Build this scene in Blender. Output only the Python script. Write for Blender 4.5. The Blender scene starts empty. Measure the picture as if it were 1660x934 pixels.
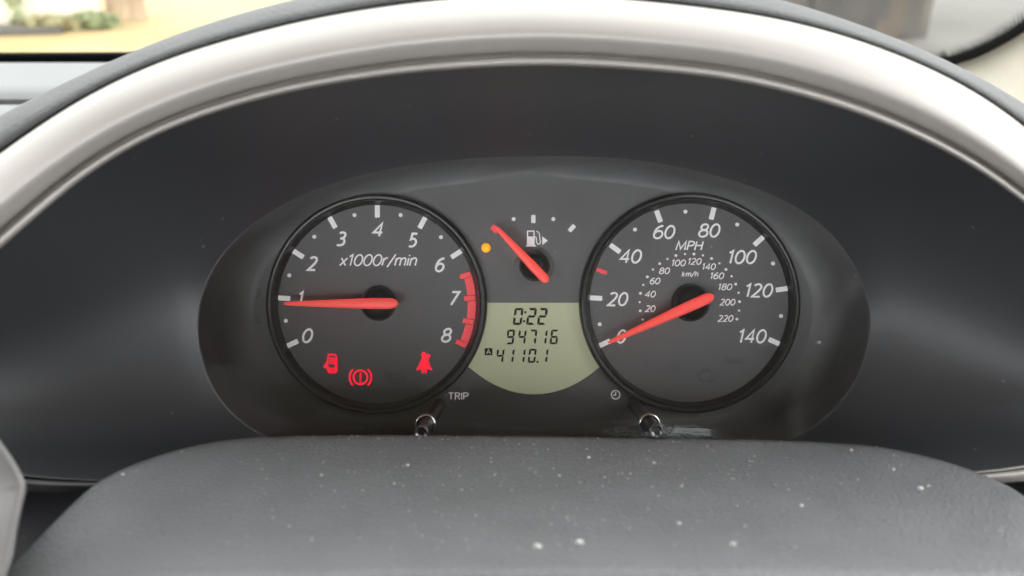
import bpy, bmesh, math, random
from mathutils import Matrix, Vector
random.seed(7)
S = bpy.context.scene
C = S.collection
R_ = math.radians

# ------------------------------------------------------------------ camera
K = 0.29            # millimetres per photograph pixel on the gauge plane
D = 400.0           # millimetres from lens to gauge plane
CX, CY = 830.0, 467.0
PITCH = 25.0        # the phone looks down at the dials
EYE = Vector((0, 0, 1.15))
cam = bpy.data.cameras.new('camera')
cam_ob = bpy.data.objects.new('camera', cam)
C.objects.link(cam_ob)
cam_ob.location = EYE
cam_ob.rotation_euler = (R_(90 - PITCH), 0, 0)
cam.sensor_width = 36
cam.lens = 36 * D / (1660 * K)
cam.clip_start = 0.01
cam.clip_end = 200
cam.dof.use_dof = True
cam.dof.focus_distance = D / 1000
cam.dof.aperture_fstop = 8.3
S.camera = cam_ob

# ------------------------------------------------------------------ sky, exposure
SKY = 5.8
world = bpy.data.worlds.new('World')
S.world = world
world.use_nodes = True
bg = world.node_tree.nodes['Background']
bg.inputs[0].default_value = (0.965, 0.985, 1.0, 1)
bg.inputs[1].default_value = SKY
S.view_settings.view_transform = 'Standard'
S.view_settings.look = 'None'
S.view_settings.exposure = 0
S.view_settings.gamma = 1
S.render.engine = 'CYCLES'
S.cycles.max_bounces = 8
S.cycles.transparent_max_bounces = 12
S.cycles.caustics_reflective = False
S.cycles.caustics_refractive = False

# ------------------------------------------------------------------ frames
fwd = Vector((0, math.cos(R_(PITCH)), -math.sin(R_(PITCH))))
vax = Vector((0, math.sin(R_(PITCH)), math.cos(R_(PITCH))))
org = EYE + fwd * (D / 1000)
FM = Matrix(((1, vax.x, -fwd.x, org.x), (0, vax.y, -fwd.y, org.y), (0, vax.z, -fwd.z, org.z), (0, 0, 0, 1)))

def P(px, py, w=0.0):
    """a point of the gauge frame in mm, w = height above the gauge plane towards the driver"""
    f = K * (1 - w / D)
    return Vector(((px - CX) * f, -(py - CY) * f, w))

def ray(px, py):
    d = Vector(((px - CX) * K, -(py - CY) * K, -D)).normalized()
    return Vector((d.x, d.y * vax.y - d.z * fwd.y, d.y * vax.z - d.z * fwd.z))

def at_height(px, py, z):          # world point on the horizontal plane z
    r = ray(px, py)
    return EYE + r * ((z - EYE.z) / r.z)

def at_plane(px, py, p0, n):
    r = ray(px, py)
    return EYE + r * ((p0 - EYE).dot(n) / r.dot(n))

# ------------------------------------------------------------------ mesh helpers
class MB:
    def __init__(s): s.v, s.f, s.sm = [], [], []
    def add(s, vs, fs, smooth=False):
        o = len(s.v); s.v += [Vector(p) for p in vs]
        s.f += [tuple(i + o for i in f) for f in fs]; s.sm += [smooth] * len(fs)
        return s
    def grid(s, rows, closed=False, smooth=True, flip=False):
        n = len(rows[0]); vs = [p for r in rows for p in r]; fs = []
        for i in range(len(rows) - 1):
            for j in range(n if closed else n - 1):
                k = (j + 1) % n
                q = (i * n + j, i * n + k, (i + 1) * n + k, (i + 1) * n + j)
                fs.append(q[::-1] if flip else q)
        return s.add(vs, fs, smooth)
    def box(s, a, b):
        x0, y0, z0 = a; x1, y1, z1 = b
        return s.add([(x0, y0, z0), (x1, y0, z0), (x1, y1, z0), (x0, y1, z0), (x0, y0, z1), (x1, y0, z1), (x1, y1, z1), (x0, y1, z1)],
                     [(3, 2, 1, 0), (4, 5, 6, 7), (0, 1, 5, 4), (1, 2, 6, 5), (2, 3, 7, 6), (3, 0, 4, 7)])
    def prism(s, poly, z0, z1, smooth=False):
        """a flat outline (x,y list, counter-clockwise) given thickness"""
        n = len(poly)
        vs = [(x, y, z1) for x, y in poly] + [(x, y, z0) for x, y in poly]
        fs = [tuple(range(n))] + [(j, j + n, (j + 1) % n + n, (j + 1) % n) for j in range(n)]
        return s.add(vs, fs, smooth)
    def lathe(s, prof, n=96, cx=0, cy=0):
        rows = [[(cx + r * math.cos(2 * math.pi * j / n), cy + r * math.sin(2 * math.pi * j / n), z) for j in range(n)] for r, z in prof]
        return s.grid(rows, closed=True)
    def tube(s, a, b, ra, rb, n=24, caps=True):
        a, b = Vector(a), Vector(b); d = (b - a).normalized()
        t = d.orthogonal().normalized(); q = d.cross(t)
        ring = lambda c, r: [c + t * (r * math.cos(2 * math.pi * j / n)) + q * (r * math.sin(2 * math.pi * j / n)) for j in range(n)]
        s.grid([ring(a, ra), ring(b, rb)], closed=True)
        if caps:
            s.add(ring(b, rb), [tuple(range(n))]); s.add(ring(a, ra), [tuple(range(n))[::-1]])
        return s
    def mesh(s, name, off=Vector((0, 0, 0)), scale=0.001):
        m = bpy.data.meshes.new(name)
        m.from_pydata([tuple((p - off) * scale) for p in s.v], [], s.f)
        m.polygons.foreach_set('use_smooth', s.sm)
        m.update()
        return m

ORG = {}
def tag(o, label=None, cat=None, group=None, kind=None):
    if label: o['label'] = label
    if cat: o['category'] = cat
    if group: o['group'] = group
    if kind: o['kind'] = kind
    return o
def thing(name, label, cat, at=(0, 0, 0), group=None):
    """an Empty in the gauge frame; its parts are given in gauge-frame millimetres"""
    o = bpy.data.objects.new(name, None); C.objects.link(o)
    o.empty_display_size = 0.02
    o.matrix_world = FM @ Matrix.Translation(Vector(at) * 0.001)
    ORG[o.name] = Vector(at)
    return tag(o, label, cat, group, 'thing')
def part(name, mb, mat, parent, at=None, label=None, kind=None):
    """a mesh child; `at` = its own origin in gauge-frame mm"""
    at = ORG[parent.name] if at is None else Vector(at)
    m = mb.mesh(name, at) if isinstance(mb, MB) else mb
    o = bpy.data.objects.new(name, m); C.objects.link(o)
    o.parent = parent
    o.location = (at - ORG[parent.name]) * 0.001
    if mat and not m.materials: m.materials.append(mat)
    ORG[o.name] = at
    return tag(o, label, kind=kind)
def copy_at(mesh, name, parent, at, rot=0.0):
    o = bpy.data.objects.new(name, mesh); C.objects.link(o)
    o.parent = parent; o.location = (Vector(at) - ORG[parent.name]) * 0.001
    o.rotation_euler = (0, 0, rot); ORG[o.name] = Vector(at)
    return o
def wthing(name, label, cat, at, group=None):
    o = bpy.data.objects.new(name, None); C.objects.link(o); o.location = at
    ORG[o.name] = Vector(at)
    return tag(o, label, cat, group, 'thing')
def wpart(name, mb, mat, parent=None, label=None, cat=None, kind=None, group=None):
    off = ORG[parent.name] if parent else Vector((0, 0, 0))
    m = mb.mesh(name, off, 1.0); m.materials.append(mat)
    o = bpy.data.objects.new(name, m); C.objects.link(o); o.parent = parent
    ORG[o.name] = off
    return tag(o, label, cat, group, kind)

# ------------------------------------------------------------------ materials
def mat(name, col, rough=0.5, metal=0.0, var=0.0, vscale=60, bump=0.0, bscale=900, btype='noise', spec=0.5,
        emit=None, estr=0.0, coat=0.0, rvar=0.0, speck=0.0, speckscale=700, sheen=0.0):
    m = bpy.data.materials.new(name); m.use_nodes = True
    nt = m.node_tree; N = nt.nodes; L = nt.links; b = N['Principled BSDF']
    b.inputs['Base Color'].default_value = (*col, 1)
    b.inputs['Roughness'].default_value = rough
    b.inputs['Metallic'].default_value = metal
    b.inputs['Specular IOR Level'].default_value = spec
    b.inputs['Coat Weight'].default_value = coat
    b.inputs['Coat Roughness'].default_value = 0.15
    b.inputs['Sheen Weight'].default_value = sheen
    if emit:
        b.inputs['Emission Color'].default_value = (*emit, 1); b.inputs['Emission Strength'].default_value = estr
    tc = N.new('ShaderNodeTexCoord')
    cur = None
    if var or speck:
        nz = N.new('ShaderNodeTexNoise'); nz.inputs['Scale'].default_value = vscale; nz.inputs['Detail'].default_value = 6
        L.new(tc.outputs['Object'], nz.inputs['Vector'])
        mr = N.new('ShaderNodeMapRange'); L.new(nz.outputs['Fac'], mr.inputs['Value'])
        mr.inputs['From Min'].default_value = 0.3; mr.inputs['From Max'].default_value = 0.7
        mr.inputs['To Min'].default_value = 1 - var; mr.inputs['To Max'].default_value = 1 + var
        mx = N.new('ShaderNodeVectorMath'); mx.operation = 'SCALE'
        mx.inputs[0].default_value = col; L.new(mr.outputs[0], mx.inputs['Scale'])
        cur = mx.outputs[0]
        if speck:
            vo = N.new('ShaderNodeTexVoronoi'); vo.inputs['Scale'].default_value = speckscale
            L.new(tc.outputs['Object'], vo.inputs['Vector'])
            lt = N.new('ShaderNodeMapRange'); L.new(vo.outputs['Distance'], lt.inputs['Value'])
            lt.inputs['From Min'].default_value = 0.10; lt.inputs['From Max'].default_value = 0.03
            lt.inputs['To Min'].default_value = 0; lt.inputs['To Max'].default_value = speck
            gate = N.new('ShaderNodeMath'); gate.operation = 'GREATER_THAN'; gate.inputs[1].default_value = 0.8
            sp = N.new('ShaderNodeSeparateColor'); L.new(vo.outputs['Color'], sp.inputs[0]); L.new(sp.outputs[0], gate.inputs[0])
            mu = N.new('ShaderNodeMath'); mu.operation = 'MULTIPLY'; L.new(lt.outputs[0], mu.inputs[0]); L.new(gate.outputs[0], mu.inputs[1])
            mm = N.new('ShaderNodeMix'); mm.data_type = 'RGBA'; L.new(mu.outputs[0], mm.inputs['Factor'])
            L.new(cur, mm.inputs['A']); mm.inputs['B'].default_value = (0.55, 0.53, 0.5, 1)
            cur = mm.outputs['Result']
        L.new(cur, b.inputs['Base Color'])
    if rvar:
        n2 = N.new('ShaderNodeTexNoise'); n2.inputs['Scale'].default_value = vscale * 0.6; n2.inputs['Detail'].default_value = 8
        L.new(tc.outputs['Object'], n2.inputs['Vector'])
        m2 = N.new('ShaderNodeMapRange'); L.new(n2.outputs['Fac'], m2.inputs['Value'])
        m2.inputs['From Min'].default_value = 0.3; m2.inputs['From Max'].default_value = 0.7
        m2.inputs['To Min'].default_value = rough - rvar; m2.inputs['To Max'].default_value = rough + rvar
        L.new(m2.outputs[0], b.inputs['Roughness'])
    if bump:
        if btype == 'noise':
            t = N.new('ShaderNodeTexNoise'); t.inputs['Detail'].default_value = 3; out = t.outputs['Fac']
        else:
            t = N.new('ShaderNodeTexVoronoi'); t.feature = 'SMOOTH_F1'; out = t.outputs['Distance']
        t.inputs['Scale'].default_value = bscale
        L.new(tc.outputs['Object'], t.inputs['Vector'])
        bp = N.new('ShaderNodeBump'); bp.inputs['Strength'].default_value = bump; bp.inputs['Distance'].default_value = 0.0005 if btype == 'noise' else 0.0012
        L.new(out, bp.inputs['Height']); L.new(bp.outputs[0], b.inputs['Normal'])
    return m

def glass(name, tint=(1, 1, 1), rough=0.02, ior=1.45, smear=0.0):
    m = bpy.data.materials.new(name); m.use_nodes = True
    nt = m.node_tree; N = nt.nodes; L = nt.links
    N.remove(N['Principled BSDF']); out = N['Material Output']
    tr = N.new('ShaderNodeBsdfTransparent'); tr.inputs[0].default_value = (*tint, 1)
    gl = N.new('ShaderNodeBsdfGlossy'); gl.inputs['Roughness'].default_value = rough
    fr = N.new('ShaderNodeFresnel'); fr.inputs['IOR'].default_value = ior
    mx = N.new('ShaderNodeMixShader')
    L.new(fr.outputs[0], mx.inputs[0]); L.new(tr.outputs[0], mx.inputs[1]); L.new(gl.outputs[0], mx.inputs[2])
    res = mx.outputs[0]
    if smear:
        df = N.new('ShaderNodeBsdfDiffuse'); df.inputs[0].default_value = (0.75, 0.73, 0.7, 1)
        tc = N.new('ShaderNodeTexCoord'); nz = N.new('ShaderNodeTexNoise'); nz.inputs['Scale'].default_value = 25; nz.inputs['Detail'].default_value = 8
        L.new(tc.outputs['Object'], nz.inputs['Vector'])
        mr = N.new('ShaderNodeMapRange'); L.new(nz.outputs['Fac'], mr.inputs['Value'])
        mr.inputs['From Min'].default_value = 0.3; mr.inputs['From Max'].default_value = 0.75
        mr.inputs['To Min'].default_value = smear * 0.4; mr.inputs['To Max'].default_value = smear
        m2 = N.new('ShaderNodeMixShader'); L.new(mr.outputs[0], m2.inputs[0]); L.new(res, m2.inputs[1]); L.new(df.outputs[0], m2.inputs[2])
        res = m2.outputs[0]
    L.new(res, out.inputs['Surface'])
    return m

M_FACE = mat('gauge face charcoal', (0.15, 0.152, 0.156), 0.55, var=0.08, vscale=40, bump=0.05, bscale=3000)
M_DIAL = mat('dial face charcoal', (0.14, 0.14, 0.143), 0.5, var=0.06, vscale=50, bump=0.05, bscale=3000)
M_WHITE = mat('glowing white print', (0.80, 0.785, 0.79), 0.6, var=0.05, vscale=300, emit=(1.0, 0.97, 0.98), estr=0.24)  # glow added to brighten the print, which is no light source
M_RED = mat('glowing red print', (0.80, 0.07, 0.09), 0.5, emit=(1, 0.075, 0.085), estr=0.36)  # emission added to lift the brightness of the red marks
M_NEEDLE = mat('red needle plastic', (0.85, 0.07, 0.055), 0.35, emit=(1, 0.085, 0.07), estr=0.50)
M_BLACK = mat('black satin plastic', (0.012, 0.013, 0.014), 0.28, var=0.1, vscale=100)
M_GLOSS = mat('black gloss plastic', (0.006, 0.0065, 0.007), 0.33, rvar=0.05, vscale=100)
M_HOUSE = mat('dark housing plastic', (0.165, 0.167, 0.172), 0.55, var=0.15, vscale=60, bump=0.05, speck=0.5, speckscale=160)
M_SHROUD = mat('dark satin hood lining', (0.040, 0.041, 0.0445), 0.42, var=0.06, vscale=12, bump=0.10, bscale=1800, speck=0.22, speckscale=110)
M_SILVER = mat('silver paint', (0.425, 0.398, 0.37), 0.44, metal=0.3, var=0.03, vscale=25, bump=0.02, bscale=4000, rvar=0.04)
M_HOOD = mat('grey grained vinyl', (0.115, 0.115, 0.116), 0.8, spec=0.2, var=0.06, vscale=60, bump=0.5, bscale=650, btype='voronoi')
M_COVER = mat('grey grained column plastic', (0.142, 0.143, 0.147), 0.5, spec=0.3, var=0.08, vscale=40, bump=0.5, bscale=900, btype='voronoi', rvar=0.05)
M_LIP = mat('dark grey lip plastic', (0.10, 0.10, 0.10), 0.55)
M_DASH = mat('pale grey dash plastic', (0.097, 0.097, 0.097), 0.6, var=0.04, vscale=20, bump=0.2, bscale=500, btype='voronoi')
M_DARK = mat('near black dash plastic', (0.012, 0.012, 0.014), 0.6, var=0.1)
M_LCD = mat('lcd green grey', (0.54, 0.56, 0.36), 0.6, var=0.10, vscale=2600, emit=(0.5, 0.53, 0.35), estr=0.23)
M_LCDINK = mat('lcd dark segment', (0.012, 0.014, 0.012), 0.6, spec=0.2)
M_LAMPRED = mat('lit red symbol', (0.25, 0.0, 0.01), 0.5, emit=(1.0, 0.0, 0.028), estr=1.0)
M_AMBER = mat('lit amber lamp', (0.6, 0.2, 0.0), 0.4, emit=(1.0, 0.36, 0.005), estr=1.05)
M_FAINT = mat('unlit symbol print', (0.092, 0.092, 0.094), 0.5)
M_CHROME = mat('worn bright metal', (0.75, 0.72, 0.70), 0.2, metal=1.0, var=0.1, vscale=500)
M_STEM = mat('knob black plastic', (0.03, 0.03, 0.03), 0.3, var=0.2, vscale=200)
M_DUST = mat('pale dust', (0.55, 0.53, 0.5), 0.8)
M_LENS = glass('clear cluster lens', rough=0.06, smear=0.022)
M_WIND = glass('windscreen glass', (0.93, 0.95, 0.93), 0.01, 1.5, smear=0.03)
M_FRIT = mat('black ceramic band', (0.010, 0.011, 0.012), 0.6, spec=0.15)
M_CREAM = mat('cream pillar trim', (0.42, 0.39, 0.32), 0.7, var=0.03, bump=0.2, bscale=500, btype='voronoi')

# ------------------------------------------------------------------ curves traced round the hood
PC = (858.0, 480.0)
NA = 320
def polar(pts, n=NA, smooth=36):
    pts = sorted(pts, key=lambda q: math.atan2(-(q[1] - PC[1]), q[0] - PC[0]))
    m_ = len(pts); dense = []
    for i in range(m_):
        p0, p1, p2, p3 = pts[i - 1], pts[i], pts[(i + 1) % m_], pts[(i + 2) % m_]
        for j in range(6):
            t = j / 6
            dense.append(tuple(0.5 * (2 * p1[k] + (p2[k] - p0[k]) * t + (2 * p0[k] - 5 * p1[k] + 4 * p2[k] - p3[k]) * t * t + (-p0[k] + 3 * p1[k] - 3 * p2[k] + p3[k]) * t ** 3) for k in (0, 1)))
    pts = dense
    a = sorted((math.atan2(-(y - PC[1]), x - PC[0]) % (2 * math.pi), math.hypot(x - PC[0], y - PC[1])) for x, y in pts)
    a = [(a[-1][0] - 2 * math.pi, a[-1][1])] + a + [(a[0][0] + 2 * math.pi, a[0][1])]
    r = []
    for j in range(n):
        t = 2 * math.pi * j / n
        for (t0, r0), (t1, r1) in zip(a, a[1:]):
            if t0 <= t <= t1:
                r.append(r0 + (r1 - r0) * (t - t0) / max(t1 - t0, 1e-9)); break
    for _ in range(smooth):
        r = [(r[j - 1] + 2 * r[j] + r[(j + 1) % n]) / 4 for j in range(n)]
    return [(PC[0] + r[j] * math.cos(2 * math.pi * j / n), PC[1] - r[j] * math.sin(2 * math.pi * j / n)) for j in range(n)]

RIM = polar([(858, 254.5), (738, 260), (619, 278), (500, 312), (441, 343), (401, 369.5), (359, 409.5), (328, 459), (315.5, 520), (318, 558),
             (332, 611), (356, 655), (400, 696), (460, 722), (560, 734), (866, 738), (1180, 734), (1270, 720), (1316, 698), (1344, 679), (1378, 640),
             (1397.5, 597), (1412, 558), (1417, 510), (1407, 467), (1378, 419), (1344.5, 370), (1300, 340), (1240, 313), (1160, 286), (1017, 259)], smooth=36)
BIN = polar([(193, 250), (147.6, 281), (241, 226), (316, 196), (391.6, 172), (500, 145.5), (659, 121), (818, 109), (878, 108), (977, 111), (1160, 128),
             (1280, 153.6), (1401, 190), (1491, 229), (1547, 255), (1609, 288.5), (1660, 334), (1760, 420), (1850, 520), (1890, 620), (1870, 700), (1790, 743),
             (1660, 752), (1585, 757), (1400, 766), (866, 775), (400, 772), (165, 768), (60, 767), (-100, 760), (-200, 720), (-215, 620), (-140, 520), (-60, 462), (0, 423), (60, 355), (100, 318)])
BOUT = polar([(0, 256), (48, 214), (120, 169), (181, 135.5), (250, 105), (301, 87), (376, 65), (500, 33), (619, 12), (719, 0), (866, -7), (1017, 0),
              (1160, 16), (1262, 31.6), (1356, 55.7), (1446, 86), (1521, 119), (1597, 156.6), (1660, 205), (1740, 280), (1850, 390), (1940, 520), (1970, 640), (1930, 740), (1800, 785),
              (1660, 774), (1585, 761), (1400, 780), (866, 795), (400, 790), (165, 773), (100, 787), (40, 796), (-150, 800), (-290, 740), (-330, 640), (-300, 520), (-190, 400), (-90, 320)])
HOOD = polar([(0, 190), (66, 160), (135.5, 123.5), (223, 83), (301, 53), (391.6, 24), (482, 0), (600, -24), (730, -42), (866, -50), (1000, -43), (1130, -26), (1262, 0), (1356, 30),
              (1446, 62), (1521, 95), (1582, 122), (1660, 172), (1760, 240), (1900, 360), (2000, 500), (1700, 900), (866, 900), (30, 900), (-360, 500), (-240, 360), (-100, 250)])
def rim_w(py): return 34 + 13 * max(0, min(1, (py - 255) / 480))
def bin_w(py): return 122 - 20 * max(0, min(1, (py - 108) / 660))
rim3 = [P(x, y, rim_w(y)) for x, y in RIM]
bin3 = [P(x, y, bin_w(y)) for x, y in BIN]
FOOT = P(858, 430)
# the wall of the housing runs straight back from the rim
base2 = [(p.x + 0.0, p.y) for p in rim3]
base3 = []
for p in rim3:
    s = 1.0
    q = Vector((FOOT.x * (1 - (1 - p.z / D)) + p.x, FOOT.y * (1 - (1 - p.z / D)) + p.y, 0))
    base3.append(q)

# ================================================================== INSTRUMENT CLUSTER
cluster = thing('instrument_cluster', 'dark oval instrument cluster with two round gauges, lit red symbols and a green lcd', 'instrument cluster')

def filled(outlines, z, thick=0.6, name='faceplate'):
    """flat plate in the gauge frame with holes: first outline outside, the rest holes"""
    cu = bpy.data.curves.new(name, 'CURVE'); cu.dimensions = '2D'; cu.fill_mode = 'BOTH'; cu.extrude = thick * 0.0005
    for o in outlines:
        sp = cu.splines.new('POLY'); sp.points.add(len(o) - 1); sp.use_cyclic_u = True
        for q, (x, y) in zip(sp.points, o): q.co = (x * 0.001, y * 0.001, 0, 1)
    ob = bpy.data.objects.new(name, cu); C.objects.link(ob)
    dg = bpy.context.evaluated_depsgraph_get()
    m = bpy.data.meshes.new_from_object(ob.evaluated_get(dg))
    bpy.data.objects.remove(ob); bpy.data.curves.remove(cu)
    for v in m.vertices: v.co.z += z * 0.001
    m.name = name; m.materials.clear()
    return m

TC, SC = (612.0, 493.0), (1116.5, 491.0)
RB = 177.0
def circ(px, py, r, n=48):
    c = P(px, py); return [(c.x + r * K * math.cos(2 * math.pi * j / n), c.y + r * K * math.sin(2 * math.pi * j / n)) for j in range(n)]
# lcd window: straight top, sides on the gauge rings, arc below
def lcd_outline(grow=0.0):
    pts = [(786 - grow, 491 - grow), (944 + grow, 491 - grow)]
    for a in (-5, -12, -20, -28, -36):         # right side, along the right gauge's ring
        pass
    right = [(941 + 1, 493), (943, 520), (950, 550), (960, 575), (973, 595)]
    left = [(757, 594), (771, 572), (781, 548), (787, 520), (789, 493)]
    arc = []
    x0, x1, xm = 973, 757, 866
    for i in range(1, 24):
        t = i / 24; x = x0 + (x1 - x0) * t
        u = (x - xm) / 108.0
        arc.append((x, 640 - 45.5 * (1 - math.sqrt(max(0, 1.9 ** 2 - u * u)) / 1.9) / (1 - math.sqrt(1.9 ** 2 - 1) / 1.9)))
    out = [(789 - grow, 491 - grow), (941 + grow, 491 - grow)] + [(x - 0 + grow * 6, y) for x, y in right[1:]] + [(x, y + grow) for x, y in arc] + [(x - grow * 6, y) for x, y in left[:-1]]
    return [(P(x, y).x, P(x, y).y) for x, y in out]
lcd_poly = lcd_outline()
stem_holes = [(712, 656), (1029, 657)]
fp = filled([[(p.x, p.y) for p in base3], lcd_poly] + [circ(x, y, 10) for x, y in stem_holes], -0.3, 0.6)
faceplate = part('faceplate', fp, M_FACE, cluster)

wall = MB()
rows = []
for i in range(15):
    a = i / 10 * math.pi / 2 if i <= 10 else math.pi / 2
    inn = 11.0 * (1 - math.sin(a)) if i <= 10 else 0
    h = (15.0 * (1 - math.cos(a)) if i <= 10 else 15 + (i - 10) / 4 * 1.0 * 0) + 0.05
    row = []
    for b, r in zip(base3, rim3):
        hh = h if i <= 10 else 15 + (r.z - 15) * (i - 10) / 4
        c = b.lerp(Vector((r.x, r.y, r.z)), hh / r.z)
        d = Vector((FOOT.x, FOOT.y, 0)) - Vector((b.x, b.y, 0)); d.z = 0
        row.append(Vector((c.x, c.y, hh)) + d.normalized() * inn * (0.25 + 0.75 * min(1, abs(d.normalized().x) * 1.1)))
    rows.append(row)
wall.grid(rows, closed=True)
# little return lip at the rim
part('housing_wall', wall, M_HOUSE, cluster)

# ---- stroke lettering
def ell(cx, cy, rx, ry, a0=0, a1=360, n=22):
    return [(cx + rx * math.cos(R_(a0 + (a1 - a0) * i / n)), cy + ry * math.sin(R_(a0 + (a1 - a0) * i / n))) for i in range(n + 1)]
def cr(pts, n=6):
    q = [pts[0]] + list(pts) + [pts[-1]]; out = []
    for i in range(1, len(q) - 2):
        p0, p1, p2, p3 = q[i - 1], q[i], q[i + 1], q[i + 2]
        for j in range(n):
            t = j / n
            out.append(tuple(0.5 * (2 * p1[k] + (p2[k] - p0[k]) * t + (2 * p0[k] - 5 * p1[k] + 4 * p2[k] - p3[k]) * t * t + (-p0[k] + 3 * p1[k] - 3 * p2[k] + p3[k]) * t ** 3) for k in (0, 1)))
    return out + [pts[-1]]
G = {
 '0': (0.56, [ell(.28, .5, .28, .5)]),
 '1': (0.30, [[(0, .82), (.20, 1.0), (.20, 0)]]),
 '2': (0.54, [cr([(.03, .88), (.14, .97), (.28, 1.0), (.43, .94), (.50, .78), (.45, .60), (.30, .36), (.02, 0)]) + [(.54, 0)]]),
 '3': (0.52, [cr([(.04, .93), (.16, .99), (.30, .99), (.43, .92), (.47, .77), (.40, .61), (.26, .54), (.15, .53)]), cr([(.15, .53), (.30, .53), (.44, .46), (.50, .29), (.44, .10), (.28, .01), (.12, 0), (0, .05)])]),
 '4': (0.58, [[(.43, 0), (.43, 1.0), (.02, .30), (.58, .30)]]),
 '5': (0.50, [[(.48, 1.0), (.10, 1.0)] + cr([(.07, .56), (.20, .61), (.36, .57), (.48, .44), (.49, .26), (.40, .08), (.22, 0), (0, .04)])]),
 '6': (0.54, [cr([(.48, .99), (.32, .97), (.16, .84), (.05, .62), (.01, .36), (.05, .14), (.16, .03), (.29, 0), (.43, .06), (.53, .22), (.53, .40), (.44, .54), (.30, .59), (.14, .54), (.04, .42)])]),
 '7': (0.50, [[(.0, 1.0), (.50, 1.0), (.12, 0)]]),
 '8': (0.54, [ell(.27, .77, .22, .23), ell(.27, .27, .27, .27)]),
 'x': (0.44, [[(0, .7), (.42, 0)], [(.44, .7), (0, 0)]]),
 'r': (0.30, [[(0.02, 0), (0.02, .70)], cr([(.02, .42), (.08, .60), (.18, .69), (.30, .70)])]),
 '/': (0.36, [[(-.02, -.14), (.38, 1.05)]]),
 'm': (0.74, [[(0.02, 0), (0.02, .70)], cr([(.02, .48), (.10, .63), (.22, .70), (.33, .66), (.37, .52)]) + [(.37, 0)], cr([(.37, .48), (.45, .63), (.57, .70), (.68, .66), (.72, .52)]) + [(.72, 0)]]),
 'i': (0.08, [[(.04, 0), (.04, .70)], [(.04, .88), (.04, 1.0)]]),
 'n': (0.44, [[(0.02, 0), (0.02, .70)], cr([(.02, .46), (.10, .62), (.24, .70), (.37, .65), (.42, .50)]) + [(.42, 0)]]),
 'h': (0.44, [[(0.02, 0), (0.02, 1.0)], cr([(.02, .46), (.10, .62), (.24, .70), (.37, .65), (.42, .50)]) + [(.42, 0)]]),
 'k': (0.42, [[(0.02, 0), (0.02, 1.0)], [(.38, .70), (.05, .36), (.42, 0)]]),
 'M': (0.76, [[(0, 0), (.07, 1.0), (.38, .12), (.69, 1.0), (.76, 0)]]),
 'P': (0.48, [[(0.02, 0), (0.02, 1.0), (.24, 1.0)] + cr([(.24, 1.0), (.38, .97), (.47, .86), (.47, .66), (.38, .54), (.24, .50)]) + [(.02, .50)]]),
 'H': (0.58, [[(0.02, 0), (0.02, 1.0)], [(.56, 0), (.56, 1.0)], [(.02, .53), (.56, .53)]]),
 'T': (0.52, [[(0, 1.0), (.52, 1.0)], [(.26, 1.0), (.26, 0)]]),
 'R': (0.50, [[(0.02, 0), (0.02, 1.0), (.24, 1.0)] + cr([(.24, 1.0), (.38, .97), (.46, .87), (.46, .69), (.38, .58), (.24, .54)]) + [(.02, .54)], [(.24, .54), (.50, 0)]]),
 'I': (0.06, [[(.03, 0), (.03, 1.0)]]),
 'A': (0.60, [[(0, 0), (.30, 1.0), (.60, 0)], [(.11, .36), (.49, .36)]]),
 'B': (0.48, [[(0.02, 0), (0.02, 1.0), (.24, 1.0)] + cr([(.24, 1.0), (.40, .94), (.42, .70), (.24, .54)]) + [(.02, .54)], [(.02, .54), (.26, .54)] + cr([(.26, .54), (.46, .44), (.46, .12), (.26, 0)]) + [(.02, 0)]]),
 'S': (0.46, [cr([(.44, .90), (.30, 1.0), (.10, .96), (.03, .80), (.10, .62), (.36, .44), (.45, .26), (.38, .06), (.18, 0), (0, .08)])]),
}
def ribbon(mb, pts, t, z):
    """a flat stroke of width t along a polyline (mitred), its top at z"""
    p = [Vector((x, y)) for x, y in pts]
    q = [p[0]]
    for a in p[1:]:
        if (a - q[-1]).length > 1e-5: q.append(a)
    p = q
    closed = (p[0] - p[-1]).length < 1e-3 and len(p) > 3
    if closed: p = p[:-1]
    n = len(p); L_, R2 = [], []
    for i in range(n):
        if closed: a, b = p[i] - p[i - 1], p[(i + 1) % n] - p[i]
        else:
            a = p[i] - p[i - 1] if i > 0 else p[1] - p[0]
            b = p[i + 1] - p[i] if i < n - 1 else p[-1] - p[-2]
        a = a.normalized(); b = b.normalized()
        na = Vector((-a.y, a.x)); nb = Vector((-b.y, b.x)); m = na + nb
        if m.length < 1e-4: m = na
        m.normalize(); c = max(0.45, m.dot(na))
        L_.append(p[i] + m * (t / 2 / c)); R2.append(p[i] - m * (t / 2 / c))
    k = n if closed else n - 1
    vs = [(v.x, v.y, z) for v in L_] + [(v.x, v.y, z) for v in R2]
    mb.add(vs, [(i, n + i, n + (i + 1) % n, (i + 1) % n) for i in range(k)])

def text_mb(s, h, width=None, slant=0.2, weight=0.15, track=0.17):
    """lettering centred on its own middle, sizes in photograph pixels"""
    t = h * weight; x = 0; strokes = []
    for ch in s:
        w, st = G[ch]
        for k in st: strokes.append([(x + a + slant * b, b) for a, b in k])
        x += w + track
    xs = [a for k in strokes for a, _ in k]; x0, x1 = min(xs), max(xs)
    sy = h - t; sx = ((width - t) / (x1 - x0)) if width else sy
    if len(s) == 1 and s in '1I': sx = sy
    mb = MB()
    for i, k in enumerate(strokes):
        ribbon(mb, [((a - (x0 + x1) / 2) * sx * K, (b - 0.5) * sy * K) for a, b in k], t * K, 0.01 * i)
    return mb
_tm = {}
def text_at(name, s, px, py, h, parent, width=None, material=None, z=0.75, **kw):
    key = (s, h, width, tuple(kw.items()), material)
    if key not in _tm:
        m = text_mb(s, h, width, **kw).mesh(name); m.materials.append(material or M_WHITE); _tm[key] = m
    p = P(px, py); return copy_at(_tm[key], name, parent, (p.x, p.y, z))

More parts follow.
